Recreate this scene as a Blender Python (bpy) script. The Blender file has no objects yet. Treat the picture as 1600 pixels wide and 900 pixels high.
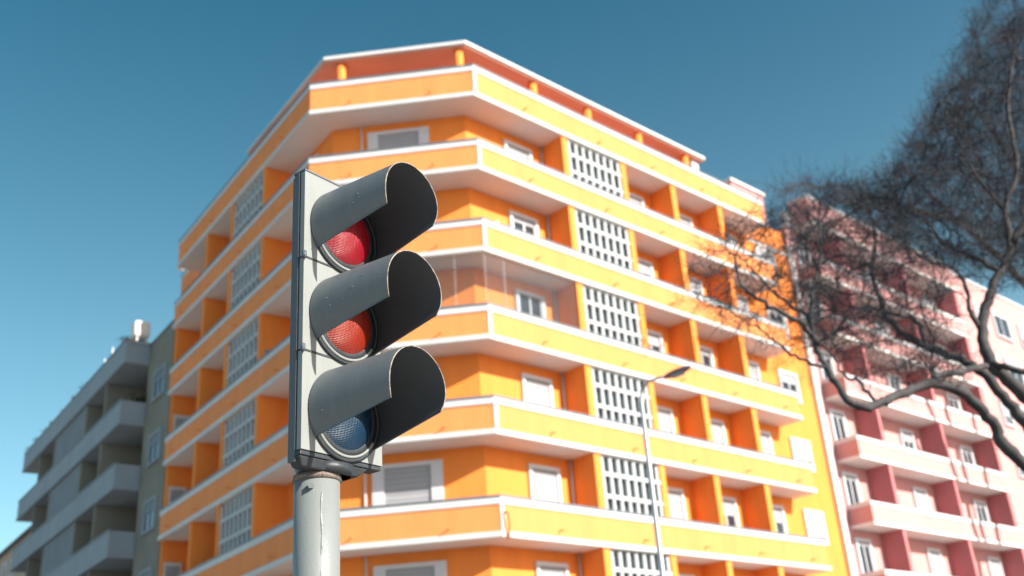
import bpy, math, random
from mathutils import Vector, Matrix, kdtree, noise
random.seed(7)
rad = math.radians
SC = bpy.context.scene
COL = SC.collection

# ------------------------------------------------------------------ camera
EYE = Vector((0, 0, 1.6))
FPX = 1628.12                      # focal length in pixels of a 1600 wide picture
PITCH, ROLL = 0.422118, -0.0743688
Fv = Vector((0, math.cos(PITCH), math.sin(PITCH)))
Rv = Vector((1, 0, 0)); Uv = Vector((0, -math.sin(PITCH), math.cos(PITCH)))
R2 = math.cos(ROLL) * Rv + math.sin(ROLL) * Uv
U2 = -math.sin(ROLL) * Rv + math.cos(ROLL) * Uv
cam = bpy.data.cameras.new('camera'); camo = bpy.data.objects.new('camera', cam); COL.objects.link(camo)
m = Matrix((R2, U2, -Fv)).transposed().to_4x4(); m.translation = EYE
camo.matrix_world = m
cam.sensor_width = 36; cam.lens = 36 * FPX / 1600
cam.clip_start = .05; cam.clip_end = 3000
cam.dof.use_dof = True; cam.dof.focus_distance = 2.95; cam.dof.aperture_fstop = 3.1
SC.camera = camo

# ------------------------------------------------------------------ sky, sun, exposure
SUN_H = Vector((0.830, -0.558, 0)).normalized()       # horizontal direction towards the sun
SUN_EL = rad(29)
SUN = Vector((SUN_H.x * math.cos(SUN_EL), SUN_H.y * math.cos(SUN_EL), math.sin(SUN_EL)))
world = bpy.data.worlds.new("World"); SC.world = world; world.use_nodes = True
nt = world.node_tree
bg = nt.nodes['Background']
sky = nt.nodes.new('ShaderNodeTexSky'); sky.sky_type = 'NISHITA'; sky.sun_disc = False
sky.sun_elevation = SUN_EL; sky.sun_rotation = math.atan2(SUN_H.x, SUN_H.y)
sky.air_density = 1.0; sky.dust_density = 2.2; sky.ozone_density = 1.6; sky.altitude = 100
hs = nt.nodes.new('ShaderNodeHueSaturation'); hs.inputs['Hue'].default_value = 0.47; hs.inputs['Saturation'].default_value = 1.42
nt.links.new(sky.outputs[0], hs.inputs['Color'])
# pale haze band that thickens towards the horizon all round
wtc = nt.nodes.new('ShaderNodeTexCoord'); sep = nt.nodes.new('ShaderNodeSeparateXYZ'); nt.links.new(wtc.outputs['Generated'], sep.inputs[0])
inv = nt.nodes.new('ShaderNodeMath'); inv.operation = 'SUBTRACT'; inv.inputs[0].default_value = 1; inv.use_clamp = True; nt.links.new(sep.outputs['Z'], inv.inputs[1])
pw = nt.nodes.new('ShaderNodeMath'); pw.operation = 'POWER'; pw.inputs[1].default_value = 3.3; nt.links.new(inv.outputs[0], pw.inputs[0])
hz = nt.nodes.new('ShaderNodeMix'); hz.data_type = 'RGBA'; hz.blend_type = 'ADD'; hz.inputs[7].default_value = (5.2, 7.4, 8.0, 1)
nt.links.new(pw.outputs[0], hz.inputs[0]); nt.links.new(hs.outputs[0], hz.inputs[6]); nt.links.new(hz.outputs[2], bg.inputs[0]); bg.inputs[1].default_value = 0.06
sl = bpy.data.lights.new('sun', 'SUN'); sl.energy = 5.0; sl.angle = rad(0.53); sl.color = (1, .95, .87)
so = bpy.data.objects.new('sun', sl); COL.objects.link(so)
so.rotation_euler = SUN.to_track_quat('Z', 'Y').to_euler()
SC.view_settings.view_transform = 'Standard'; SC.view_settings.look = 'None'
SC.view_settings.exposure = 0.96; SC.view_settings.gamma = 1.0

# ------------------------------------------------------------------ materials
def mat(name, col, rough=.7, var=.12, vscale=3., bump=0., bscale=40., metal=0., spec=.4, var2=None, aniso=(1, 1, 1)):
    M = bpy.data.materials.new(name); M.use_nodes = True; t = M.node_tree; b = t.nodes['Principled BSDF']
    b.inputs['Roughness'].default_value = rough; b.inputs['Metallic'].default_value = metal
    b.inputs['Specular IOR Level'].default_value = spec
    tc = t.nodes.new('ShaderNodeTexCoord'); mp = t.nodes.new('ShaderNodeMapping'); mp.inputs['Scale'].default_value = aniso
    t.links.new(tc.outputs['Object'], mp.inputs[0])
    n = t.nodes.new('ShaderNodeTexNoise'); n.inputs['Scale'].default_value = vscale; n.inputs['Detail'].default_value = 6
    t.links.new(mp.outputs[0], n.inputs['Vector'])
    r = t.nodes.new('ShaderNodeValToRGB'); r.color_ramp.elements[0].position = .3; r.color_ramp.elements[1].position = .7
    lo = var2 if var2 else tuple(c * (1 - var) for c in col)
    r.color_ramp.elements[0].color = (*lo, 1); r.color_ramp.elements[1].color = (*col, 1)
    t.links.new(n.outputs['Fac'], r.inputs[0]); t.links.new(r.outputs[0], b.inputs['Base Color'])
    if bump:
        n2 = t.nodes.new('ShaderNodeTexNoise'); n2.inputs['Scale'].default_value = bscale; n2.inputs['Detail'].default_value = 4
        t.links.new(tc.outputs['Object'], n2.inputs['Vector'])
        bp = t.nodes.new('ShaderNodeBump'); bp.inputs['Strength'].default_value = bump; bp.inputs['Distance'].default_value = .01
        t.links.new(n2.outputs['Fac'], bp.inputs['Height']); t.links.new(bp.outputs[0], b.inputs['Normal'])
    return M
M = {}
M['orange'] = mat('orange_render', (.91, .272, .048), .85, .12, 1.2, .3, 30, aniso=(1.6, 1.6, .3))
M['fascia'] = mat('sun_paled_orange', (.88, .290, .086), .8, .12, 1.2, .3, 30, aniso=(1.6, 1.6, .3))  # same paint as the walls, paled to hold the sunlit tone
M['white'] = mat('white_paint', (.62, .62, .62), .6, .10, 1.5, .2, 30, aniso=(1, 1, .3))
M['slatp'] = mat('screen_paint', (.48, .50, .51), .7, .1, 1.5)
M['soffit'] = mat('soffit_paint', (.80, .78, .75), .9, .08, .7)
M['cap'] = mat('zinc_cap', (.20, .21, .23), .45, .15, 2, metal=.4)
M['salmon'] = mat('bounce_tinted_render', (.74, .40, .31), .9, .08, 1)  # salmon tint paints in the warm bounce from the orange walls
M['shutter'] = mat('roller_shutter', (.36, .365, .385), .6, .06, 2)
M['frame'] = mat('window_frame_white', (.62, .62, .64), .5, .05, 2)
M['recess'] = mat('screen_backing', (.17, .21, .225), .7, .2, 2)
M['glass'] = mat('window_glass', (.035, .045, .055), .05, .3, 1, spec=.8)
M['pink'] = mat('pink_fascia_paint', (.60, .30, .285), .85, .10, .7, .3, 30)
M['pink_shade'] = mat('shaded_pink_render', (.52, .18, .185), .85, .12, .7, .3, 30)  # the pink paint again, deepened to hold the shade in the recesses
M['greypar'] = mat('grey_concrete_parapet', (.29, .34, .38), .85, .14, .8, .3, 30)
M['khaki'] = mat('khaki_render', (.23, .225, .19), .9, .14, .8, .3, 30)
M['greyd'] = mat('dark_grey_louvre', (.20, .24, .28), .7, .12, 1)
M['beige'] = mat('beige_render', (.50, .38, .30), .9, .12, 1)
M['plant'] = mat('dark_leaves', (.035, .05, .022), .7, .4, 8)
M['tankw'] = mat('cream_tank', (.78, .74, .66), .5, .05, 4)
M['steel'] = mat('galvanised_steel', (.45, .47, .48), .5, .12, 4, metal=.5)
M['lamphead'] = mat('lamp_housing', (.30, .20, .20), .5, .2, 5)
M['asphalt'] = mat('asphalt', (.05, .05, .052), .9, .2, 2, .5, 80)
M['paving'] = mat('paving_stone', (.32, .30, .28), .9, .2, 3, .4, 60)
M['kerb'] = mat('kerb_stone', (.38, .37, .35), .85, .2, 5)
M['bark'] = mat('bark', (.075, .070, .070), .85, .45, 6, .8, 50)
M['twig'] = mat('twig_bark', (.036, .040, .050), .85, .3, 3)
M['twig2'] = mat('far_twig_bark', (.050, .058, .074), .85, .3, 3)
# close-up materials of the signal
def streaks(name, col, dark, rough, bump, amount=.5, sc=14., spec=.4):
    """painted surface with rain streaks, grime specks and an uneven coat"""
    Mx = mat(name, col, rough, .05, 6, bump, 180, spec=spec); t = Mx.node_tree; b = t.nodes['Principled BSDF']
    tc = t.nodes['Texture Coordinate']; mp = t.nodes.new('ShaderNodeMapping'); mp.inputs['Scale'].default_value = (3, 3, .35)
    t.links.new(tc.outputs['Object'], mp.inputs[0])
    n = t.nodes.new('ShaderNodeTexNoise'); n.inputs['Scale'].default_value = sc; n.inputs['Detail'].default_value = 8; n.inputs['Roughness'].default_value = .7
    t.links.new(mp.outputs[0], n.inputs['Vector'])
    r = t.nodes.new('ShaderNodeValToRGB'); r.color_ramp.elements[0].position = .45; r.color_ramp.elements[1].position = .75
    t.links.new(n.outputs['Fac'], r.inputs[0])
    v = t.nodes.new('ShaderNodeTexNoise'); v.inputs['Scale'].default_value = 130; v.inputs['Detail'].default_value = 2
    t.links.new(tc.outputs['Object'], v.inputs['Vector'])
    r2 = t.nodes.new('ShaderNodeValToRGB'); r2.color_ramp.elements[0].position = .66; r2.color_ramp.elements[1].position = .74
    t.links.new(v.outputs['Fac'], r2.inputs[0])
    mx = t.nodes.new('ShaderNodeMath'); mx.operation = 'MAXIMUM'
    t.links.new(r.outputs[0], mx.inputs[0]); t.links.new(r2.outputs[0], mx.inputs[1])
    ml = t.nodes.new('ShaderNodeMath'); ml.operation = 'MULTIPLY'; ml.inputs[1].default_value = amount
    t.links.new(mx.outputs[0], ml.inputs[0])
    src = b.inputs['Base Color'].links[0].from_socket
    mix = t.nodes.new('ShaderNodeMix'); mix.data_type = 'RGBA'; mix.inputs[7].default_value = (*dark, 1)
    t.links.new(src, mix.inputs[6]); t.links.new(ml.outputs[0], mix.inputs[0]); t.links.new(mix.outputs[2], b.inputs['Base Color'])
    mr = t.nodes.new('ShaderNodeMath'); mr.operation = 'MULTIPLY_ADD'; mr.inputs[1].default_value = .25; mr.inputs[2].default_value = rough - .08
    t.links.new(n.outputs['Fac'], mr.inputs[0]); t.links.new(mr.outputs[0], b.inputs['Roughness'])
    return Mx
M['face'] = streaks('signal_face_paint', (.235, .25, .24), (.15, .155, .145), .45, .06, .35)
M['house'] = streaks('signal_housing_plastic', (.085, .105, .122), (.12, .13, .13), .5, .25, .4)
M['visor'] = streaks('visor_plastic', (.118, .135, .145), (.26, .27, .27), .46, .06, .16, 9.)
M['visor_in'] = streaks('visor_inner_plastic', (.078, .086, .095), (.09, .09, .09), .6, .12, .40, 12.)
M['ring'] = streaks('ring_rubber', (.030, .036, .042), (.07, .07, .07), .4, .1, .4)
M['edge'] = mat('worn_visor_edge', (.42, .36, .30), .7, .5, 60, var2=(.08, .08, .08))
M['pole'] = streaks('pole_paint', (.205, .222, .218), (.13, .14, .135), .40, .12, .22, 5.)
M['rust'] = mat('rusty_clamp', (.30, .22, .18), .8, .5, 40, .8, 120, var2=(.10, .10, .10))
def lens_mat(name, c1, c2, emit=0.):
    Mx = bpy.data.materials.new(name); Mx.use_nodes = True; t = Mx.node_tree; b = t.nodes['Principled BSDF']
    tc = t.nodes.new('ShaderNodeTexCoord')
    def wave(rot, sc):
        mp = t.nodes.new('ShaderNodeMapping'); mp.inputs['Rotation'].default_value = rot
        t.links.new(tc.outputs['Object'], mp.inputs[0])
        w = t.nodes.new('ShaderNodeTexWave'); w.inputs['Scale'].default_value = sc * 1.9; w.bands_direction = 'Z'
        t.links.new(mp.outputs[0], w.inputs['Vector']); return w
    a = wave((0, 0, 0), 36.); c = t.nodes.new('ShaderNodeTexWave'); c.inputs['Scale'].default_value = 84.; c.bands_direction = 'X'
    t.links.new(tc.outputs['Object'], c.inputs['Vector'])
    ad = t.nodes.new('ShaderNodeMath'); ad.operation = 'MULTIPLY'
    t.links.new(a.outputs['Fac'], ad.inputs[0]); t.links.new(c.outputs['Fac'], ad.inputs[1])
    r = t.nodes.new('ShaderNodeValToRGB'); r.color_ramp.elements[0].position = .02; r.color_ramp.elements[1].position = .75
    r.color_ramp.elements[0].color = (*c2, 1); r.color_ramp.elements[1].color = (*c1, 1)
    t.links.new(ad.outputs[0], r.inputs[0]); t.links.new(r.outputs[0], b.inputs['Base Color'])
    bp = t.nodes.new('ShaderNodeBump'); bp.inputs['Strength'].default_value = .5; bp.inputs['Distance'].default_value = .004
    t.links.new(ad.outputs[0], bp.inputs['Height']); t.links.new(bp.outputs[0], b.inputs['Normal'])
    b.inputs['Roughness'].default_value = .32; b.inputs['Specular IOR Level'].default_value = .6
    b.inputs['Coat Weight'].default_value = .2; b.inputs['Coat Roughness'].default_value = .05
    if emit:
        t.links.new(r.outputs[0], b.inputs['Emission Color']); b.inputs['Emission Strength'].default_value = emit
    return Mx
M['lens_red'] = lens_mat('red_lens', (.50, .007, .022), (.14, .002, .007), .05)
M['lens_amber'] = lens_mat('amber_lens', (.46, .042, .011), (.16, .009, .003), .02)
M['lens_green'] = lens_mat('blue_green_lens', (.006, .048, .10), (.003, .022, .05), .0)
def glazing():
    Mx = bpy.data.materials.new('thin_glazing'); Mx.use_nodes = True; t = Mx.node_tree
    t.nodes.remove(t.nodes['Principled BSDF']); out = t.nodes['Material Output']
    tr = t.nodes.new('ShaderNodeBsdfTransparent'); tr.inputs[0].default_value = (.90, .93, .94, 1)
    gl = t.nodes.new('ShaderNodeBsdfGlossy'); gl.inputs['Roughness'].default_value = .04
    df = t.nodes.new('ShaderNodeBsdfDiffuse'); df.inputs[0].default_value = (.6, .6, .62, 1)
    m1 = t.nodes.new('ShaderNodeMixShader'); m1.inputs[0].default_value = .04
    m2 = t.nodes.new('ShaderNodeMixShader'); m2.inputs[0].default_value = .02
    t.links.new(tr.outputs[0], m1.inputs[1]); t.links.new(gl.outputs[0], m1.inputs[2])
    t.links.new(m1.outputs[0], m2.inputs[1]); t.links.new(df.outputs[0], m2.inputs[2]); t.links.new(m2.outputs[0], out.inputs[0])
    return Mx
M['glazing'] = glazing()

# ------------------------------------------------------------------ builders
class MB:
    def __init__(s): s.v = []; s.f = []; s.smooth = False
    def add(s, vs, fs):
        k = len(s.v); s.v += [tuple(v) for v in vs]; s.f += [tuple(i + k for i in f) for f in fs]
    def hexa(s, p):     # 8 points: bottom loop 0-3, top loop 4-7
        s.add(p, [(3, 2, 1, 0), (4, 5, 6, 7), (0, 1, 5, 4), (1, 2, 6, 5), (2, 3, 7, 6), (3, 0, 4, 7)])
    def box(s, F, s0, s1, d0, d1, z0, z1):
        s.hexa([F(s0, d0, z0), F(s1, d0, z0), F(s1, d1, z0), F(s0, d1, z0), F(s0, d0, z1), F(s1, d0, z1), F(s1, d1, z1), F(s0, d1, z1)])
    def prism(s, poly, z0, z1):
        n = len(poly)
        s.add([(x, y, z0) for x, y in poly] + [(x, y, z1) for x, y in poly],
              [tuple(range(n))[::-1], tuple(range(n, 2 * n))] + [(i, (i + 1) % n, (i + 1) % n + n, i + n) for i in range(n)])
    def tube(s, pts, rs, n=8, cap=True):
        pts = [Vector(p) for p in pts]; k0 = len(s.v); up = None
        for i, p in enumerate(pts):
            d = (pts[min(i + 1, len(pts) - 1)] - pts[max(i - 1, 0)]).normalized()
            if up is None: up = Vector((0, 0, 1)) if abs(d.z) < .9 else Vector((1, 0, 0))
            a = d.cross(up)
            if a.length < 1e-4: a = d.cross(Vector((.3, .9, .1)))
            a.normalize(); b = a.cross(d).normalized(); up = b
            r = rs[i] if hasattr(rs, '__len__') else rs
            for j in range(n):
                t = 2 * math.pi * j / n; q = p + a * (math.cos(t) * r) + b * (math.sin(t) * r); s.v.append(tuple(q))
        for i in range(len(pts) - 1):
            for j in range(n):
                a = k0 + i * n + j; b = k0 + i * n + (j + 1) % n
                s.f.append((a, b, b + n, a + n))
        if cap:
            s.f.append(tuple(range(k0, k0 + n))[::-1]); e = k0 + (len(pts) - 1) * n; s.f.append(tuple(range(e, e + n)))
    def build(s, name, material, parent=None, smooth=False, bevel=0., **props):
        me = bpy.data.meshes.new(name); me.from_pydata(s.v, [], s.f); me.update()
        if smooth:
            me.polygons.foreach_set('use_smooth', [True] * len(me.polygons))
        me.materials.append(material)
        o = bpy.data.objects.new(name, me); COL.objects.link(o)
        if parent is not None:
            o.parent = parent; pm = Matrix.Identity(4); q = parent
            while q: pm = Matrix.Translation(q.location) @ pm if True else pm; q = q.parent
            o.location = -pm.translation
        if bevel:
            b = o.modifiers.new('bevel', 'BEVEL'); b.width = bevel; b.segments = 2; b.limit_method = 'ANGLE'
            b.angle_limit = rad(35); b.harden_normals = False
        for k, v in props.items(): o[k] = v
        return o
def empty(name, loc, label, category, group=None):
    o = bpy.data.objects.new(name, None); COL.objects.link(o); o.location = loc; o.empty_display_size = .2
    o['label'] = label; o['category'] = category
    if group: o['group'] = group
    return o
def tag(o, label, category, group=None):
    o['label'] = label; o['category'] = category
    if group: o['group'] = group
    return o
def frame_of(A, B, flip=False):
    """building face frame: F(s along the face, d inward, z) -> point"""
    A = Vector(A); B = Vector(B); t = (B - A).normalized(); n = Vector((-t.y, t.x))
    if n.dot(A) < 0: n = -n
    def F(s, d, z): return Vector((A.x + t.x * s + n.x * d, A.y + t.y * s + n.y * d, z))
    return F
def copy_tree(o, off, parent=None):
    c = o.copy(); COL.objects.link(c)
    if parent is None: c.location = o.location + off
    else: c.parent = parent
    for ch in o.children: copy_tree(ch, off, c)
    return c

# ------------------------------------------------------------------ ground
def sheet(name, poly, z, material, thick=None):
    b = MB()
    if thick: b.prism(poly, z - thick, z)
    else: b.add([(x, y, z) for x, y in poly], [tuple(range(len(poly)))])
    return b.build(name, material, kind='structure')
CRp, CLp, LEp, REp = (-0.79754, 29.65522), (-6.48460, 30.06676), (-14.74953, 41.22283), (11.34259, 41.18673)
FR = frame_of(CRp, REp); FC = frame_of(CRp, CLp); FL = frame_of(CLp, LEp)
sheet('ground', [(-900, -900), (900, -900), (900, 900), (-900, 900)], 0, M['paving'])
sheet('road', [(-300, 6), (-300, 22), (300, 22), (300, 6)], .004, M['asphalt'])
sheet('pavement', [(-300, 22.3), (-300, 300), (300, 300), (300, 22.3)], .13, M['paving'], .12)
sheet('kerb', [(-300, 22.0), (-300, 22.296), (300, 22.296), (300, 22.0)], .134, M['kerb'], .13)
bb = MB()
for k in range(-20, 21): bb.add([(k * 6, 13.9, .008), (k * 6 + 3, 13.9, .008), (k * 6 + 3, 14.05, .008), (k * 6, 14.05, .008)], [(0, 1, 2, 3)])
bb.build('road_marking', M['white'], kind='structure')

# ------------------------------------------------------------------ orange building
Z0 = 21.873 + 1.6
D = 1.1
def offpath(path, d):
    """offset a left-to-right street-side polyline inward by d"""
    P = [Vector(p) for p in path]; ns = []
    for i in range(len(P) - 1):
        t = (P[i + 1] - P[i]).normalized(); n = Vector((-t.y, t.x))
        if n.dot(P[i]) < 0: n = -n
        ns.append(n)
    out = [P[0] + ns[0] * d]
    for i in range(1, len(P) - 1):
        a, b = ns[i - 1], ns[i]; mm = (a + b) / (1 + a.dot(b)); out.append(P[i] + mm * d)
    out.append(P[-1] + ns[-1] * d); return out
def band(mb, path, d0, d1, z0, z1):
    a = offpath(path, d0); b = offpath(path, d1); n = len(a)
    poly = [tuple(p) for p in a] + [tuple(p) for p in reversed(b)]
    # split in quads so the prism stays clean
    for i in range(n - 1):
        q = [a[i], a[i + 1], b[i + 1], b[i]]
        k = len(mb.v); mb.v += [(p.x, p.y, z0) for p in q] + [(p.x, p.y, z1) for p in q]
        fs = [(3, 2, 1, 0), (4, 5, 6, 7), (0, 1, 5, 4), (2, 3, 7, 6)]
        if i == 0: fs.append((3, 0, 4, 7))
        if i == n - 2: fs.append((1, 2, 6, 5))
        mb.f += [tuple(j + k for j in f) for f in fs]
def xy(v): return (v.x, v.y)
SL, SR = 13.62, 16.8
PATH = [xy(FL(SL, 0, 0)), CLp, CRp, xy(FR(SR, 0, 0))]
bld = empty('apartment_building', (0, 36, 0), 'tall orange apartment block with white banded wraparound balconies on a cut street corner', 'building')
WALLP = [xy(FL(16.4, 0, 0)), CLp, CRp, xy(FR(19.85, 0, 0))]
inner = offpath(WALLP, D)
mb = MB(); back = [xy(FR(19.85, 14, 0)), xy(FL(16.4, 14, 0))]
mb.prism([tuple(p) for p in inner] + back, 0, Z0 - 1.0)
mb.build('wall', M['orange'], bld)
HP = lambda i: 1.3 if i == 0 else 1.2
NB = 7
def ztop(i): return Z0 - 3 * i
def zbot(i): return Z0 - 3 * i - HP(i)
for i in range(NB):
    zt, zb = ztop(i), zbot(i)
    b = MB(); band(b, PATH, 0, .14, zb + .15, zt - .26); b.build('parapet', M['fascia'], bld)
    b = MB(); band(b, PATH, -.035, .18, zt - .26, zt - .055); b.build('parapet_rail', M['white'], bld)
    b = MB(); band(b, PATH, -.06, .20, zt - .055, zt); b.build('parapet_cap', M['cap'], bld)
    b = MB(); band(b, PATH, -.035, D - .002, zb, zb + .15); b.build('balcony_slab', M['soffit'], bld)
    b = MB(); band(b, PATH, -.05, -.037, zb + .012, zb + .165); b.build('slab_edge', M['white'], bld)
    b = MB(); b.box(FR, -.01, .14, -.02, .05, zb + .167, zt - .263); b.build('corner_strip', M['white'], bld)
# floor-to-floor walls
for i in range(NB):
    c = zbot(i) - .002; f = (zbot(i + 1) + .152) if i < NB - 1 else .14
    for s0, s1 in ((4.17, 4.46), (7.34, 7.62), (10.30, 10.60), (13.35, 13.65)):
        b = MB(); b.box(FR, s0, s1, .03, D - .002, f, c); b.build('partition_wall', M['orange'], bld)
    for s0, s1 in ((3.88, 4.14), (7.10, 7.36), (9.90, 10.14)):
        b = MB(); b.box(FL, s0, s1, .03, D - .002, f, c); b.build('partition_wall', M['orange'], bld)
    if i: b = MB(); b.box(FL, 13.45, 13.66, .10, D - .002, f, c); b.build('partition_wall', M['orange'], bld)
    # drain pipe in the recess corner
    b = MB(); p = FC(4.15, D - .06, 0); b.tube([(p.x, p.y, f), (p.x, p.y, c)], .035, 8); b.build('downpipe', M['frame'], bld, True)
    b = MB(); p = FR(4.10, D - .07, 0); b.tube([(p.x, p.y, f), (p.x, p.y, c)], .035, 8); b.build('downpipe', M['frame'], bld, True)

# precast screens: round-nosed vertical slats crossed by two flat bands
def slat_mesh(b, F, s, w, d, z0, z1):
    n = 7; k = len(b.v)
    for z in (z0, z1):
        for j in range(n):
            a = math.pi * j / (n - 1); b.v.append(tuple(F(s - math.cos(a) * w / 2, d - math.sin(a) * w * .45, z)))
    for j in range(n - 1): b.f.append((k + j, k + j + 1, k + n + j + 1, k + n + j))
    b.f.append((k, k + n, k + 2 * n - 1, k + n - 1))
    b.f.append(tuple(range(k, k + n))); b.f.append(tuple(range(k + n, k + 2 * n))[::-1])
def screen(F, s0, s1, i, n, matS, matB):
    c = zbot(i) - .002; f = (zbot(i + 1) + .152) if i < NB - 1 else .14
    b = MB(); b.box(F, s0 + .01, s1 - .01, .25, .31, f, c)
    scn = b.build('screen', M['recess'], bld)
    pitch = (s1 - s0) / n
    for k in range(n):
        b = MB(); slat_mesh(b, F, s0 + .13 + k * (s1 - s0 - .22) / (n - 1), .155, .125, f, c - .08); b.build('slat', matS, scn)
    for zc in (c - .62, c - 1.34, c - 2.06):
        if zc < f: continue
        b = MB(); b.box(F, s0 + .01, s1 - .01, .045, .122, zc - .07, zc + .06); b.build('crossband', matS, scn)
for i in range(NB):
    screen(FR, 4.46, 7.34, i, 8, M['slatp'], M['recess'])
    screen(FL, 4.14, 7.10, i, 8, M['slatp'], M['recess'])

# windows and balcony doors
def window(F, s0, s1, z0, z1, d, parent, side=.13, shut=1., mull=False, fm=None, depth=.10, shm=None):
    fm = fm or M['frame']; b = MB(); o = d - depth
    b.box(F, s0, s0 + side, o, d - .001, z0, z1); b.box(F, s1 - side, s1, o, d - .001, z0, z1)
    b.box(F, s0 + side, s1 - side, o, d - .001, z1 - .13, z1)
    b.box(F, s0 + side, s1 - side, o - .03, d - .001, z0, z0 + .10)
    w = b.build('window', fm, parent)
    a0, a1, y0, y1 = s0 + side, s1 - side, z0 + .10, z1 - .13
    zs = y1 - (y1 - y0) * shut
    if shut > 0:
        b = MB(); n = max(2, int((y1 - zs) / .16)); h = (y1 - zs) / n
        for k in range(n): # shutter laths, each tilted a little
            za = zs + k * h
            b.hexa([F(a0, d - .050, za), F(a1, d - .050, za), F(a1, d - .002, za), F(a0, d - .002, za),
                    F(a0, d - .038, za + h * .97), F(a1, d - .038, za + h * .97), F(a1, d - .002, za + h * .97), F(a0, d - .002, za + h * .97)])
        b.build('roller_shutter', shm or M['shutter'], w)
    if shut < 1:
        b = MB(); b.box(F, a0, a1, d - .022, d - .003, y0, zs); b.build('pane', M['glass'], w)
        mid = (a0 + a1) / 2
        for m0, m1 in ((mid - .035, mid + .035), (a0, a0 + .06), (a1 - .06, a1)):
            b = MB(); b.box(F, m0, m1, d - .06, d - .024, y0, zs); b.build('mullion', fm, w)
    return w
rnd = random.Random(11)
shR0 = {0: .9, 1: .10, 2: .0, 3: .95, 4: 1, 5: .9, 6: 1}
for i in range(NB - 1):
    c = zbot(i); f = zbot(i + 1) + .152
    window(FC, 1.77, 3.93, f, c - .33, D, bld, side=.36, shut=1 if i != 1 else .9)
    window(FR, 2.22, 3.56, f, c - .36, D, bld, shut=shR0[i])
    for j, (s0, s1) in enumerate(((8.35, 9.72), (11.40, 12.80), (14.50, 15.88))):
        window(FR, s0, s1, f, c - .38, D, bld, shut=rnd.choice([.1, .2, .4, 1]) if i < 3 else rnd.choice([1, .9, 1, .25]))
    window(FR, 17.3, 18.72, c - 1.72, c - .35, D, bld, shut={0: .25, 1: .15, 2: .35, 3: .8, 4: .85, 5: 1}[i], mull=True)
    window(FL, 1.6, 3.0, f, c - .36, D, bld, shut=.8)
    for s0 in (8.1, 11.2): window(FL, s0, s0 + 1.4, f, c - .5, D, bld, shut=.5)
# small window in the far return wall of the left side
FE = frame_of(xy(FL(13.45, .10, 0)), xy(FL(13.45, 1.1, 0)))
def FEs(s, d, z): return FL(13.45 + d, .10 + s, z)
for i in range(2, NB - 1):
    c = zbot(i); window(FEs, .10, .80, c - 2.3, c - .85, 0.0, bld, side=.08, shut=.4, depth=.06)
# rain spouts on the fascias
def spout(F, s, i):
    z = zbot(i) + .36; a = F(s, .02, z); e = F(s, -.22, z - .03)
    b = MB(); b.tube([a, e], .021, 8); b.build('rain_spout', M['fascia'], bld, True)
for i in range(NB - 1):
    for s in (2.3, 6.1, 9.2, 12.3, 15.6): spout(FR, s, i)
    for s in (1.5, 4.3): spout(FC, s, i)
    for s in (2.3, 6.1, 9.45, 12.5): spout(FL, s, i)
# bent overflow pipe on the corner of the sixth fascia
b = MB(); zc = ztop(5) - .52
b.tube([FR(.10, -.03, zc), FR(.10, -.16, zc + .02), FR(.13, -.20, zc - .12), FR(.16, -.18, zc - .40), FR(.17, -.12, zc - .62), FR(.17, -.06, zc - .72)], .04, 8)
b.build('overflow_pipe', M['fascia'], bld, True)
# glazed-in third balcony
zc, zf = zbot(2), ztop(3)
for F, lst in ((FC, [(.06 + .92 * k, .06 + .92 * (k + 1)) for k in range(6)]), (FR, [(.06 + .82 * k, .06 + .82 * (k + 1)) for k in range(5)])):
    for s0, s1 in lst:
        b = MB(); b.box(F, s0 + .01, s1 - .01, .085, .095, zf + .002, zc - .002); g = b.build('glazing_pane', M['glazing'], bld)
        if (F is FR and s0 > 1) or (F is FC and not .9 < s0 < 1.1): continue
        b = MB(); b.box(F, s0 - .004, s0 + .004, .08, .10, zf + .002, zc - .002); b.build('glazing_bar', M['frame'], g)
# penthouse, canopy and columns
PH = [xy(FL(7, 0, 0)), CLp, CRp, xy(FR(13.2, 0, 0))]
pin = offpath(PH, 2.5); mb = MB()
mb.prism([tuple(p) for p in pin] + [xy(FR(13.2, 9, 0)), xy(FL(7, 9, 0))], Z0 - 1.0, Z0 + 1.36)
mb.build('penthouse_wall', M['salmon'], bld)
CP = [xy(FL(7.5, 0, 0)), CLp, CRp, xy(FR(13.9, 0, 0))]
cin = offpath(CP, .70)
mb = MB(); mb.prism([tuple(p) for p in cin] + [xy(FR(13.9, 9.3, 0)), xy(FL(7.5, 9.3, 0))], Z0 + 1.362, Z0 + 1.42); mb.build('canopy_soffit', M['salmon'], bld)
cin = offpath([xy(FL(7.55, 0, 0)), CLp, CRp, xy(FR(13.95, 0, 0))], .62)
mb = MB(); mb.prism([tuple(p) for p in cin] + [xy(FR(13.95, 9.4, 0)), xy(FL(7.55, 9.4, 0))], Z0 + 1.422, Z0 + 1.56); mb.build('canopy_roof', M['white'], bld)
for F, s in ((FC, .56), (FC, 4.85), (FR, 3.86), (FR, 6.81), (FR, 9.84), (FR, 12.87), (FL, 3.9), (FL, 6.9)):
    p = F(s, .95, 0); b = MB(); b.tube([(p.x, p.y, Z0 - 1.15), (p.x, p.y, Z0 + 1.36)], .16, 20); b.build('column', M['orange'], bld, True)
for s0, s1 in ((1.35, 2.45), (2.85, 4.35)): window(FC, s0, s1, Z0 - .9, Z0 + .78, 2.5, bld, shut=.2)
b = MB(); b.box(FR, 13.3, 13.75, .9, 1.3, Z0 - .9, Z0 + 1.36); b.build('canopy_pier', M['white'], bld)
b = MB(); b.box(FR, 12.9, 13.3, 2.0, 2.5, Z0 + 1.562, Z0 + 1.9); b.build('chimney', M['cap'], bld)
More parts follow.
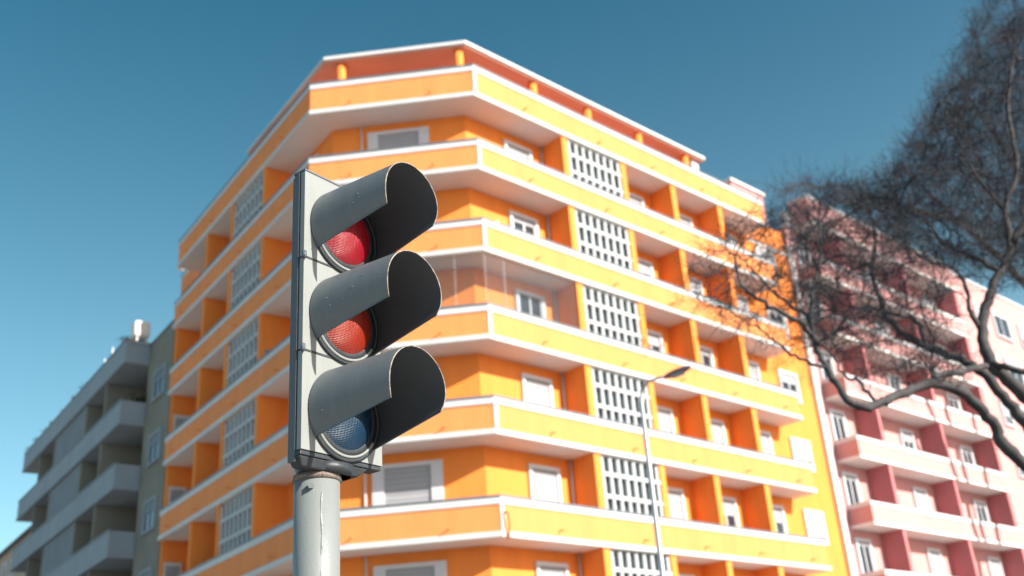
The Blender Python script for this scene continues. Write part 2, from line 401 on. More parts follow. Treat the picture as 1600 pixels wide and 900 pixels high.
# white pilaster on the party line
b = MB(); b.box(FR, 19.86, 20.25, .93, 2.0, 0, Z0 - .9); b.build('pilaster', M['white'], bld)
# raised end of the top floor
b = MB(); b.box(FR, 16.9, 19.84, D, 3, Z0 - 1.0, Z0 - .25); b.build('roof_upstand', M['orange'], bld)
b = MB(); b.box(FR, 16.85, 19.86, D - .06, 3, Z0 - 1.52, Z0 - 1.36); b.build('slab_edge', M['white'], bld)
# orange end piece of the roof parapet above the grey neighbour
b = MB(); b.box(FL, 13.7, 16.4, D - .03, D + .2, 22.25, 22.98); b.build('roof_parapet', M['fascia'], bld)
b = MB(); b.box(FL, 13.7, 16.45, D - .06, D + .22, 22.98, 23.15); b.build('parapet_rail', M['white'], bld)
b = MB(); b.box(FL, 16.30, 16.43, D - .055, D - .032, 22.25, 22.978); b.build('corner_strip', M['white'], bld)
b = MB(); b.box(FL, 13.7, 16.5, D - .08, D + .24, 23.152, 23.19); b.build('parapet_cap', M['cap'], bld)

# small round dish on the roof end, jar on a rail
def ball(c, r, name, material, label, cat, squash=1.):
    b = MB(); n, mm_ = 10, 14; c = Vector(c)
    for i in range(n + 1):
        th = math.pi * i / n
        for j in range(mm_):
            ph = 2 * math.pi * j / mm_; b.v.append(tuple(c + Vector((math.sin(th) * math.cos(ph) * r, math.sin(th) * math.sin(ph) * r, math.cos(th) * r * squash))))
    for i in range(n):
        for j in range(mm_):
            k = i * mm_ + j; k2 = i * mm_ + (j + 1) % mm_; b.f.append((k, k + mm_, k2 + mm_, k2))
    o = b.build(name, material, smooth=True); return tag(o, label, cat)
ball(FL(15.9, D - .25, 23.33), .17, 'globe_lamp', M['tankw'], 'small white globe at the far left roof end of the orange building', 'lamp')
ball(FR(.84, .22, ztop(2) + .11), .10, 'white_jar', M['tankw'], 'small white jar on the rail of the third orange balcony near the corner', 'jar', 1.25)

# two dark pots on the rail of the fourth balcony, shaded side
for (sp_, lab) in ((4.37, 'dark pot on the shaded fourth balcony rail, nearer the lattice screen'), (3.34, 'dark pot on the shaded fourth balcony rail, nearer the building corner')):
    p = FL(sp_, .07, ztop(3)); b = MB(); b.tube([p, p + Vector((0, 0, .03)), p + Vector((0, 0, .17)), p + Vector((0, 0, .20))], [.06, .065, .095, .10], 12)
    tag(b.build('flower_pot', M['cap'], smooth=True), lab, 'pot', 'dark pots on the shaded balcony rail')

# ------------------------------------------------------------------ pink building
pk = empty('apartment_building', (22, 52, 0), 'pink apartment block with white edged balconies behind the bare tree', 'building')
PS0 = 20.27; PT = 23.0 + 1.6
b = MB(); b.box(FR, PS0, 62, D + .01, 14, 0, PT - .9); b.build('wall', M['pink'], pk)
b = MB(); b.box(FR, 35.1, 62, .02, D, 0, PT + .05); b.build('wall', M['pink'], pk, label='flat pale pink end wall right of the balconies')
b = MB(); b.box(FR, 35.0, 62, -.04, D + .3, PT + .052, PT + .20); b.build('cornice', M['white'], pk)
PP0, PP1 = 20.85, 35.08
PN = 8
pz = [PT - 2.84 * k for k in range(PN)]
for k in range(PN):
    zt = pz[k] + (.55 if k == 0 else 0); zb = pz[k] - 1.0
    # parapet with its end return
    b = MB(); b.box(FR, PP0, PP1, 0, .14, zb + .13, zt - .20); b.box(FR, PP0, PP0 + .14, .142, D, zb + .13, zt - .20); b.build('parapet', M['pink'], pk)
    b = MB(); b.box(FR, PP0 - .03, PP1, -.03, .17, zt - .198, zt); b.box(FR, PP0 - .03, PP0 + .17, .172, D, zt - .198, zt); b.build('parapet_rail', M['white'], pk)
    b = MB(); b.box(FR, PP0 - .03, PP1, -.03, D, zb, zb + .128); b.build('balcony_slab', M['soffit'], pk)
    if k < PN - 1:
        c = zb - .002; f = pz[k + 1] - 1.0 + .13
        for s0 in (23.15, 29.15, 34.85):
            b = MB(); b.box(FR, s0, s0 + .24, .03, D, f, c); b.build('partition_wall', M['pink_shade'], pk)
        r_ = random.Random(k * 5 + 1)
        for s0, s1 in ((20.85, 22.05), (26.95, 28.2), (33.0, 34.35)):
            window(FR, s0, s1, f + .3, c - .35, D, pk, shut=r_.choice([1, .9, .25, .1]) if s0 > 21 else .1)
for k in range(PN):
    for s0 in (36.9, 39.2, 42.6, 46.5, 50):
        zz = pz[k] - 1.35
        window(FR, s0, s0 + (1.2 if s0 < 38 else 2.1), zz - 1.5, zz, .02, pk, shut=[.3, .1, .6, .0][(k + int(s0)) % 4])
# stair penthouse seen over the orange roof end
b = MB(); b.box(FR, 20.9, 23.7, 4, 8, PT - 1, 27.75); pw = b.build('stair_head', M['pink'], pk)
b = MB(); b.box(FR, 20.8, 23.8, 3.9, 8.1, 27.752, 27.95); b.build('stair_head_cap', M['white'], pw)
b = MB(); b.box(FR, 20.3, 20.8, 1.0, 1.25, PT - .9, PT - .1); b.box(FR, 20.8, 34.9, 1.0, 1.2, PT - .9, PT - .2); b.build('roof_upstand', M['white'], pk)

# ------------------------------------------------------------------ grey building
gb = empty('apartment_building', (-24, 52, 0), 'shaded grey apartment block with concrete balconies left of the orange building', 'building')
GT = 18.1 + 1.6; GD = .9
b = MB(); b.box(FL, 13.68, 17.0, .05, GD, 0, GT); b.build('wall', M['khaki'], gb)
b = MB(); b.box(FL, 13.5, 37.6, GD + .001 + .25, 11, 0, GT - .3); b.build('wall', M['beige'], gb)
b = MB(); b.box(FL, 13.66, 17.05, 0, .6, GT + .002, GT + .08); b.build('parapet_cap', M['cap'], gb)
gz = [18.3 + 1.6 - 2.86 * k for k in range(7)]
for k, zt in enumerate(gz):
    zb = zt - 1.1
    b = MB(); b.box(FL, 17.1, 37.4, -1.0, -.88, zb + .12, zt); b.box(FL, 17.1, 17.22, -.878, .3, zb + .12, zt); b.box(FL, 37.28, 37.4, -.878, .3, zb + .12, zt)
    b.build('parapet', M['greypar'], gb)
    b = MB(); b.box(FL, 17.06, 37.44, -1.03, GD + .2, zb, zb + .118); b.build('balcony_slab', M['greypar'], gb)
    b = MB(); b.box(FL, 17.04, 37.45, -1.04, -.84, zt + .002, zt + .05); b.build('parapet_cap', M['cap'], gb)
    c = zb - .002; f = zt - 2.86 - 1.1 + .12
    if k == len(gz) - 1: f = .1
    for s0, s1 in ((20.2, 20.42), (23.6, 23.85), (29.75, 29.98), (33.3, 33.5)):
        b = MB(); b.box(FL, s0, s1, -.90, GD + .2, f, c); b.build('partition_wall', M['khaki'], gb)
    b = MB(); b.box(FL, 23.85, 29.75, -.55, -.50, f, c); sc_ = b.build('louvre_screen', M['greyd'], gb)
    for j in range(17):
        s = 23.98 + j * .345; b = MB(); b.box(FL, s, s + .16, -.88, -.56, f, c); b.build('louvre', M['greypar'], sc_)
    for s0 in (18.0, 21.2, 31.0):
        window(FL, s0, s0 + 1.3, f + .02, c - .4, GD + .25, gb, shut=.5, fm=M['greypar'])
    window(FL, 14.3, 15.9, zt - 3.3 + .02, zt - 1.9, .05, gb, shut=.35, fm=M['greypar'], shm=M['greyd'])
b = MB(); b.box(FL, 17.06, 37.4, -.8, 3, GT + .0, GT + .12); b.build('roof', M['greypar'], gb)

def rounded_box(b, c, ax, ay, az, hx, hy, hz, e=.35, n=12):
    for i in range(n + 1):
        th = math.pi * i / n
        for j in range(2 * n):
            ph = math.pi * j / n
            def sp(v): return math.copysign(abs(v) ** e, v)
            q = Vector(c) + ax * (hx * sp(math.sin(th)) * sp(math.cos(ph))) + ay * (hy * sp(math.sin(th)) * sp(math.sin(ph))) + az * (hz * sp(math.cos(th)))
            b.v.append(tuple(q))
    k0 = len(b.v) - (n + 1) * 2 * n
    for i in range(n):
        for j in range(2 * n):
            k = k0 + i * 2 * n + j; k2 = k0 + i * 2 * n + (j + 1) % (2 * n); b.f.append((k, k + 2 * n, k2 + 2 * n, k2))
# cream tank on stubby feet at the roof corner
tk = empty('rooftop_tank', FL(17.95, -.3, GT + .3), 'cream rounded tank on the roof corner of the grey building', 'tank')
fx = (FL(1, 0, 0) - FL(0, 0, 0)); fy = (FL(0, 1, 0) - FL(0, 0, 0)); fz = Vector((0, 0, 1))
b = MB(); rounded_box(b, FL(17.95, -.2, GT + 1.03), fx, fy, fz, .38, .38, .42); b.build('tank_body', M['tankw'], tk, True)
for ds, dd in ((-.25, -.2), (.25, -.2), (-.25, .25), (.25, .25)):
    p = FL(17.95 + ds, -.2 + dd, 0); b = MB(); b.tube([(p.x, p.y, GT + .1), (p.x, p.y, GT + .68)], .05, 8); b.build('foot', M['tankw'], tk)
# plants along parapets
def shrub(c, r, n, name, label, group, seed, flat=.6):
    q = random.Random(seed); b = MB()
    for _ in range(n):
        p = Vector((q.gauss(0, 1), q.gauss(0, 1), abs(q.gauss(0, 1)) * flat)) * (r * .5) + Vector(c)
        a = Vector((q.uniform(-1, 1), q.uniform(-1, 1), q.uniform(-1, 1))).normalized(); u = a.orthogonal().normalized(); w = a.cross(u)
        l = r * q.uniform(.12, .3)
        b.add([p - u * l * .4, p + w * l, p + u * l * .4, p - w * l * .4], [(0, 1, 2, 3)])
    return tag(b.build(name, M['plant']), label, 'plant', group)
GR = 'pot plants growing on the grey balconies'
shrub(FL(17.5, -.9, gz[0] + .08), .35, 90, 'pot_plant', 'dark plant at the foot of the cream roof tank', GR, 1)
shrub(FL(17.4, .0, gz[1] + .10), .55, 160, 'pot_plant', 'dark low plant on the second grey balcony end wall', GR, 2, .5)
PLB = ['first small dark plant of the roof parapet row, nearest the cream tank', 'second dark plant of the roof parapet row from the tank', 'third dark plant of the roof parapet row from the tank', 'middle dark plant of the row along the grey roof parapet', 'fifth dark plant of the roof parapet row from the tank', 'last but one dark plant of the grey roof parapet row', 'last dark plant at the far end of the grey roof parapet']
for j, s in enumerate((24.5, 26.5, 28.6, 31, 32.5, 34.5, 36.4)):
    shrub(FL(s, -.85, gz[0] + .06), .30, 80, 'pot_plant', PLB[j], GR, 10 + j)
# thin white poles on the grey roof
for j, (s, h) in enumerate(((18.6, .55), (20.2, .6), (21.5, .45))):
    b = MB(); p = FL(s, -.8, 0); b.tube([(p.x, p.y, GT + .1), (p.x, p.y, GT + .35 + h)], .03, 6)
    tag(b.build('roof_post', M['tankw']), 'thin white roof edge post %s the tank' % ['nearest to', 'in the middle, second from', 'farthest from'][j], 'post', 'thin white posts on the grey roof edge')

# far pale building at the end of the left street
fb = empty('apartment_building', FL(62, 3, 0), 'small distant beige building with dark roof beyond the grey block', 'building')
FBT = 17.2 + 1.6
b = MB(); b.box(FL, 50, 80, 3, 14, 0, FBT); b.build('wall', M['beige'], fb)
b = MB(); b.hexa([FL(49.6, 2.5, FBT), FL(80, 2.5, FBT), FL(80, 14, FBT), FL(49.6, 14, FBT), FL(51, 4.5, FBT + 1.1), FL(79, 4.5, FBT + 1.1), FL(79, 12, FBT + 1.1), FL(51, 12, FBT + 1.1)]); b.build('roof', M['cap'], fb)
for k in range(3):
    for s in range(52, 79, 3):
        window(FL, s, s + 1.4, FBT - 2.4 - 3 * k, FBT - .8 - 3 * k, 3, fb, shut=.3)

# ------------------------------------------------------------------ street lamp
def px(u, v, dist):
    """point at forward distance dist (along y) seen at photo pixel u, v"""
    d = Fv + R2 * ((u - 800) / FPX) - U2 * ((v - 450) / FPX)
    return EYE + d * (dist / d.y)
lp = empty('street_lamp', (2.64, 22.6, .134), 'slim grey street lamp with a curved arm in front of the orange building', 'street lamp')
b = MB(); top = px(1003, 612, 22.6)
b.tube([(2.71, 22.6, .134), (2.71, 22.6, 1.2), (2.71, 22.6, 1.25), (2.72, 22.6, top.z - .3), top], [.10, .10, .075, .05, .045], 12); b.build('pole', M['steel'], lp, True)
arm = [top, px(1006, 604, 22.5), px(1014, 596, 22.3), px(1027, 591, 22.1), px(1042, 588, 21.9)]
b = MB(); b.tube(arm, [.045, .04, .035, .032, .032], 10); b.build('arm', M['steel'], lp, True)
b = MB(); h0 = px(1037, 590, 22.0); h1 = px(1079, 573, 21.4); dd = (h1 - h0); n = 12
pts = []; rs = []
for k in range(n + 1):
    t = k / n; pts.append(h0 + dd * t); rs.append(.02 + .065 * math.sin(math.pi * min(1, t * .93 + .04)) ** .7)
b.tube(pts, rs, 14); lh = b.build('lamp_head', M['lamphead'], lp, True)
b = MB(); u = dd.normalized(); dn = (Vector((0, 0, -1)) + u * u.z).normalized(); sd = u.cross(dn)
c = h0 + dd * .52 + dn * .075
rounded_box(b, c, u, sd, dn, .20, .065, .035, .7, 8); b.build('lamp_glass', M['steel'], lh, True)

# ------------------------------------------------------------------ traffic light
TX, TY, TZ, TW, TA = -0.61872, 2.80789, 0.81863 + 1.6, 0.31849, 0.931113
tt = Vector((math.cos(TA), math.sin(TA), 0)); tn = Vector((math.sin(TA), -math.cos(TA), 0)); tz = Vector((0, 0, 1))
def FT(s, d, z): return Vector((TX, TY, 0)) + tt * s - tn * d + tz * z        # d = backwards
MODH = .30
tl = empty('traffic_light', (TX + .2, TY + .1, 0), 'grey traffic light with red, orange and blue lenses on a pale pole', 'traffic light')
# body behind
b = MB(); b.box(FT, .075, TW - .075, .03, .115, TZ - .005, TZ + 3 * MODH + .01); b.build('housing', M['house'], tl, bevel=.012)
CX = TW / 2 + .006
for k in range(3):
    z0 = TZ + MODH * k + .003; z1 = TZ + MODH * (k + 1) - .003
    zc = (z0 + z1) / 2 - .020
    # front door plate with a round opening
    b = MB(); N = 48; Rh = .132
    outer = []
    for j in range(N):
        a = 2 * math.pi * (j + .5) / N; ca, sa = math.cos(a), math.sin(a)
        xs = [((TW - CX) if ca > 0 else CX) / abs(ca) if abs(ca) > 1e-6 else 9, ((z1 - zc) if sa > 0 else (zc - z0)) / abs(sa) if abs(sa) > 1e-6 else 9]
        q = min(xs); outer.append((CX + ca * q, zc + sa * q))
    # snap nearest to the corners
    for cx_, cz_ in ((0, z0), (0, z1), (TW, z0), (TW, z1)):
        i = min(range(N), key=lambda i: (outer[i][0] - cx_) ** 2 + (outer[i][1] - cz_) ** 2); outer[i] = (cx_, cz_)
    v = []; f = []
    for j in range(N):
        a = 2 * math.pi * (j + .5) / N
        v += [FT(outer[j][0], 0, outer[j][1]), FT(CX + math.cos(a) * Rh, 0, zc + math.sin(a) * Rh), FT(CX + math.cos(a) * Rh, .022, zc + math.sin(a) * Rh), FT(outer[j][0], .018, outer[j][1])]
    for j in range(N):
        p = j * 4; q = ((j + 1) % N) * 4
        f += [(p, q, q + 1, p + 1), (p + 1, q + 1, q + 2, p + 2), (p + 3, q + 3, q, p)]
    b.add(v, f); sec = b.build('signal_section', M['face'], tl)
    # dark frame behind each door: two stepped lips make the layered side
    b = MB(); b.box(FT, .004, TW - .004, .0182, .024, z0, z1); b.box(FT, -.002, TW + .002, .0242, .036, z0 - .001, z1 + .001)
    b.box(FT, .008, TW - .008, .0362, .041, z0, z1); b.box(FT, .002, TW - .002, .0412, .052, z0, z1); b.build('door_frame', M['house'], sec)
    # hinge lug at the joint
    if k:
        b = MB(); b.tube([FT(-.003, -.006, z0 - .012), FT(-.003, -.006, z0 + .010)], .007, 10); b.build('hinge', M['house'], sec, True)
        b = MB(); b.box(FT, 0, TW * .9, -.002, .006, z0 - .0065, z0 - .0005); b.build('joint_strip', M['ring'], sec)
    # ring stack round the lens
    def ring(r0, r1, d0, d1, name, mt, par, n=64, a0=0., a1=2 * math.pi):
        b = MB(); v = []; f = []; full = a1 - a0 > 6.2
        for j in range(n):
            a = a0 + (a1 - a0) * j / (n if full else n - 1)
            for (r, d) in ((r0, d0), (r1, d0), (r1, d1), (r0, d1)): v.append(FT(CX + math.cos(a) * r, d, zc + math.sin(a) * r))
        for j in range(n if full else n - 1):
            p = j * 4; q = ((j + 1) % n) * 4
            for e in range(4): f.append((p + e, q + e, q + (e + 1) % 4, p + (e + 1) % 4))
        b.add(v, f); return b.build(name, mt, par, True)
    ring(.1285, .1395, -.008, .004, 'outer_ring', M['ring'], sec)
    ring(.121, .1280, -.012, .004, 'lit_ring_arc', M['face'], sec, a0=rad(212), a1=rad(328))  # pale arc only where the ring is lit; shaded part left out
    ring(.098, .1205, -.010, .01, 'gasket', M['ring'], sec)
    # domed lens
    b = MB(); n, mm_ = 12, 48; R = .1045
    for i in range(n + 1):
        rr = R * i / n; dep = -.034 * (1 - (rr / R) ** 2) ** .8 + .004 - .014
        for j in range(mm_):
            a = 2 * math.pi * j / mm_; b.v.append(tuple(FT(CX + math.cos(a) * rr, dep, zc + math.sin(a) * rr)))
    for i in range(n):
        for j in range(mm_):
            p = i * mm_ + j; q = i * mm_ + (j + 1) % mm_; b.f.append((p, q, q + mm_, p + mm_))
    # local copy in object space so the facet pattern lies along the lens
    lens = b.build('lens', [M['lens_green'], M['lens_amber'], M['lens_red']][k], sec, True,
                   label=['dark blue green lens', 'orange lens', 'bright red lens'][k])
    # visor: tapered hood, edges cut back along both lower sides
    b = MB(); na, nl = 44, 14; base_lo = rad(-37); tip_lo = rad(-29)
    rings = []
    L = .295
    def vpnt(a_fr, l_fr, rr_off):
        lo = base_lo + (tip_lo - base_lo) * l_fr; hi = math.pi - lo
        a = lo + (hi - lo) * a_fr
        r = .143 - .027 * l_fr + rr_off
        # rim is pulled back a little on the lower flanks
        back = 0.012 * max(0, (abs(a_fr - .5) * 2)) ** 6
        d = -.004 - (L - back) * l_fr
        zz = zc + .016 * l_fr + math.sin(a) * r
        return FT(CX + math.cos(a) * r, d, zz)
    for side, ro in ((0, 0), (1, -.0035)):
        for i in range(nl + 1):
            for j in range(na + 1): b.v.append(tuple(vpnt(j / na, i / nl, ro)))
    W_ = na + 1; off = (nl + 1) * W_
    fo = []
    for i in range(nl):
        for j in range(na):
            p = i * W_ + j; b.f.append((p, p + 1, p + W_ + 1, p + W_)); b.f.append((off + p, off + p + W_, off + p + W_ + 1, off + p + 1))
    for i in range(nl):
        for j in (0, na):
            p = i * W_ + j; b.f.append((p, p + W_, off + p + W_, off + p))
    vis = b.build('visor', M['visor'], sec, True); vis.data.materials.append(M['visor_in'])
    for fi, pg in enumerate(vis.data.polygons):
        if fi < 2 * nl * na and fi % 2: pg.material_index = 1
    # paint blisters and chips on the hood
    wr = random.Random(40 + k)
    for _ in range(9):
        af, lf = wr.uniform(.55, .95), wr.uniform(.08, .9); c0 = vpnt(af, lf, .0004); sz = wr.uniform(.0015, .0040)
        ux = (vpnt(af + .01, lf, .0004) - c0).normalized(); uy = (vpnt(af, lf + .02, .0004) - c0).normalized(); un = ux.cross(uy).normalized()
        if un.dot(c0 - FT(CX, 0, zc)) < 0: un = -un
        b = MB(); rounded_box(b, c0, ux, uy, un, sz, sz * wr.uniform(.8, 2.2), .0008, 1., 5); b.build('paint_blister', M['visor'], vis, True)
    # worn rolled rim
    b = MB(); pts = [vpnt(j / na, 1.0, -.0018) for j in range(na + 1)]
    b.tube(pts, .0018, 6); b.build('visor_rim', M['edge'], vis, True)
# top and bottom closure
b = MB(); b.box(FT, .0, TW, .0, .052, TZ + 3 * MODH + .0, TZ + 3 * MODH + .006); b.build('top_cap', M['house'], tl)
b = MB(); b.box(FT, .0, TW - .004, .002, .052, TZ - .012, TZ + .0005); b.build('bottom_lip', M['ring'], tl, bevel=.002)
b = MB()
def disc(b, c, r0, z0, r1, z1, n=40):
    v = []; 
    for j in range(n):
        a = 2 * math.pi * j / n; v.append((c.x + math.cos(a) * r0, c.y + math.sin(a) * r0, z0))
    for j in range(n):
        a = 2 * math.pi * j / n; v.append((c.x + math.cos(a) * r1, c.y + math.sin(a) * r1, z1))
    b.add(v, [tuple(range(n))[::-1], tuple(range(n, 2 * n))] + [(j, (j + 1) % n, (j + 1) % n + n, j + n) for j in range(n)])
b.hexa([FT(.018, .016, TZ - .040), FT(TW - .085, .016, TZ - .040), FT(TW - .085, .075, TZ - .040), FT(.018, .056, TZ - .040),
        FT(.0, .006, TZ - .0122), FT(TW - .05, .006, TZ - .0122), FT(TW - .05, .085, TZ - .0122), FT(.0, .058, TZ - .0122)])
b.build('bottom_tray', M['ring'], tl, bevel=.004)
b = MB(); q0 = FT(.155, .075, 0); disc(b, Vector((q0.x, q0.y, 0)), .078, TZ - .040, .086, TZ - .013); b.build('pole_socket', M['ring'], tl, True)
b = MB(); b.box(FT, -.001, .012, .026, .056, TZ - .028, TZ + 3 * MODH - .01); b.build('side_rail', M['house'], tl, bevel=.003)
PR = .0655
pc = FT(.134, .082, 0)
POLEC = Vector((pc.x, pc.y, 0))
b = MB(); b.tube([POLEC + tz * 0, POLEC + tz * 1.0, POLEC + tz * 2.0, POLEC + tz * (TZ - .050)], PR, 48); pl = b.build('pole', M['pole'], tl, True)
b = MB(); disc(b, POLEC, PR + .006, TZ - .056, PR + .003, TZ - .0402); b.build('clamp_ring', M['rust'], tl, True)
vb = (EYE - POLEC); vb.z = 0; vb.normalize(); side = Vector((vb.y, -vb.x, 0))
bdir = (vb * .93 + side * .22).normalized()
q = POLEC + bdir * (PR - .004) + tz * (TZ - .082)
b = MB(); b.tube([q, q + bdir * .013], .0095, 6); b.build('bolt', M['pole'], tl)
b = MB(); sp = POLEC + (vb * .98 - side * .2).normalized() * (PR - .002)
wq = random.Random(4); b.tube([sp + side * wq.uniform(-.0025, .0025) + tz * (.2 + (TZ - .3) * k / 70) for k in range(71)], [.003 + wq.uniform(-.0008, .002) for k in range(71)], 6); b.build('weld_seam', M['pole'], tl)

# ------------------------------------------------------------------ bare trees
def grow(tree_seed, limbs, attract, step, infl, kill, iters):
    """space colonisation from the given limb polylines towards attractor points"""
    rng = random.Random(tree_seed)
    nodes = []; par = []; base = []
    for pts, r0, r1 in limbs:
        prev = -1
        for i, p in enumerate(pts):
            nodes.append(Vector(p)); par.append(prev); base.append(True); prev = len(nodes) - 1
    att = [Vector(a) for a in attract]
    start = len(nodes)
    kd = None
    for it in range(iters):
        kd = kdtree.KDTree(len(nodes))
        for i, p in enumerate(nodes): kd.insert(p, i)
        kd.balance()
        dirs = {}; keep = []
        for a in att:
            co, idx, dist = kd.find(a)
            if dist < kill: continue
            keep.append(a)
            if dist < infl: 
                dirs.setdefault(idx, Vector()); dirs[idx] += (a - co).normalized()
        att = keep
        if not dirs: break
        for idx, d in dirs.items():
            if d.length < 1e-5: continue
            d = d.normalized()
            pd = (nodes[idx] - nodes[par[idx]]).normalized() if par[idx] >= 0 else d
            j = Vector((rng.gauss(0, 1), rng.gauss(0, 1), rng.gauss(0, 1))) * .38
            d = (d + pd * .45 + j).normalized()
            nodes.append(nodes[idx] + d * step); par.append(idx); base.append(False)
    # pipe radii for grown part
    n = len(nodes); ch = [[] for _ in range(n)]
    for i in range(n):
        if par[i] >= 0: ch[par[i]].append(i)
    acc = [0.0] * n
    for i in range(n - 1, -1, -1):
        if acc[i] == 0: acc[i] = 1
        if par[i] >= 0: acc[par[i]] += acc[i]
    return nodes, par, base, acc, ch
def twig_mesh(name, nodes, par, base, acc, ch, rtip, rmax, material, parent, tw_n, tw_len, tw_r, seed, density=1.0, sides=4, pw=.42):
    rng = random.Random(seed); V = []; Fc = []
    def seg(p, q, r0, r1, ns):
        d = (q - p)
        if d.length < 1e-6: return
        d.normalize(); a = d.orthogonal().normalized(); b = d.cross(a); k = len(V)
        for (c, r) in ((p, r0), (q, r1)):
            for j in range(ns):
                t = 2 * math.pi * j / ns; V.append(tuple(c + a * (math.cos(t) * r) + b * (math.sin(t) * r)))
        for j in range(ns):
            Fc.append((k + j, k + (j + 1) % ns, k + ns + (j + 1) % ns, k + ns + j))
    rr = lambda i: min(rmax, rtip * acc[i] ** pw)
    for i in range(len(nodes)):
        if par[i] < 0 or base[i]: continue
        p = nodes[par[i]]; q = nodes[i]; r1 = rr(i); r0 = min(r1 * 1.25, rr(par[i])) if not base[par[i]] else r1 * 1.2
        ov = (q - p).normalized() * (r1 * .4)
        seg(p - ov, q + ov, r0, r1, sides if r1 > .008 else 3)
        if acc[i] < 14:
            for _ in range(tw_n if rng.random() < density else 0):
                d = ((q - p).normalized() * .8 + Vector((rng.gauss(0, .6), rng.gauss(0, .6), rng.gauss(0, .6)))).normalized()
                s = p.lerp(q, rng.random()); L = tw_len * rng.uniform(.4, 1.2); c0 = s
                for kk in range(3):
                    d = (d + Vector((rng.gauss(0, .3), rng.gauss(0, .3), rng.gauss(0, .3) ))).normalized()
                    c1 = c0 + d * (L / 3); seg(c0, c1, tw_r * (1 - kk * .25), tw_r * (.75 - kk * .2), 3); 
                    if rng.random() < .7:
                        d2 = (d + Vector((rng.gauss(0, .8), rng.gauss(0, .8), rng.gauss(0, .8)))).normalized()
                        seg(c0, c0 + d2 * (L * .35), tw_r * .7, tw_r * .4, 3)
                    c0 = c1
    b = MB(); b.v = V; b.f = Fc
    return b.build(name, material, parent, False, kind='stuff')
def smooth_line(pts, k=4):
    P = [Vector(p) for p in pts]; out = []
    for i in range(len(P) - 1):
        p0 = P[max(i - 1, 0)]; p1 = P[i]; p2 = P[i + 1]; p3 = P[min(i + 2, len(P) - 1)]
        for j in range(k):
            t = j / k; out.append(.5 * ((2 * p1) + (p2 - p0) * t + (2 * p0 - 5 * p1 + 4 * p2 - p3) * t * t + (-p0 + 3 * p1 - 3 * p2 + p3) * t ** 3))
    out.append(P[-1]); return out
def limb(b, pts, r0, r1, seed):
    P = smooth_line(pts, 5); q = random.Random(seed); n = len(P)
    P = [p + Vector((q.gauss(0, .012), q.gauss(0, .012), q.gauss(0, .012))) for p in P]
    rs = [.84 * (r0 + (r1 - r0) * (i / (n - 1)) ** .8) * q.uniform(.92, 1.1) for i in range(n)]
    b.tube(P, rs, 10, True); return P
def in_poly(x, y, poly):
    c = False; j = len(poly) - 1
    for i in range(len(poly)):
        if (poly[i][1] > y) != (poly[j][1] > y) and x < (poly[j][0] - poly[i][0]) * (y - poly[i][1]) / (poly[j][1] - poly[i][1]) + poly[i][0]: c = not c
        j = i
    return c
def cloud(poly, n, d0, d1, rng):
    xs = [p[0] for p in poly]; ys = [p[1] for p in poly]; out = []
    while len(out) < n:
        u = rng.uniform(min(xs), max(xs)); v = rng.uniform(min(ys), max(ys))
        if in_poly(u, v, poly): out.append(px(u, v, rng.uniform(d0, d1)))
    return out
rg = random.Random(5)
tr = empty('bare_tree', (9.6, 13.4, 0), 'large leafless tree with dark crooked limbs reaching in from the right', 'tree')
fork = Vector((8.3, 13.3, 3.0))
tb = MB(); limb(tb, [(9.6, 13.4, 0), (9.5, 13.4, .8), (9.2, 13.35, 1.7), (8.8, 13.3, 2.5), fork], .42, .27, 1); tb.build('trunk', M['bark'], tr, True)
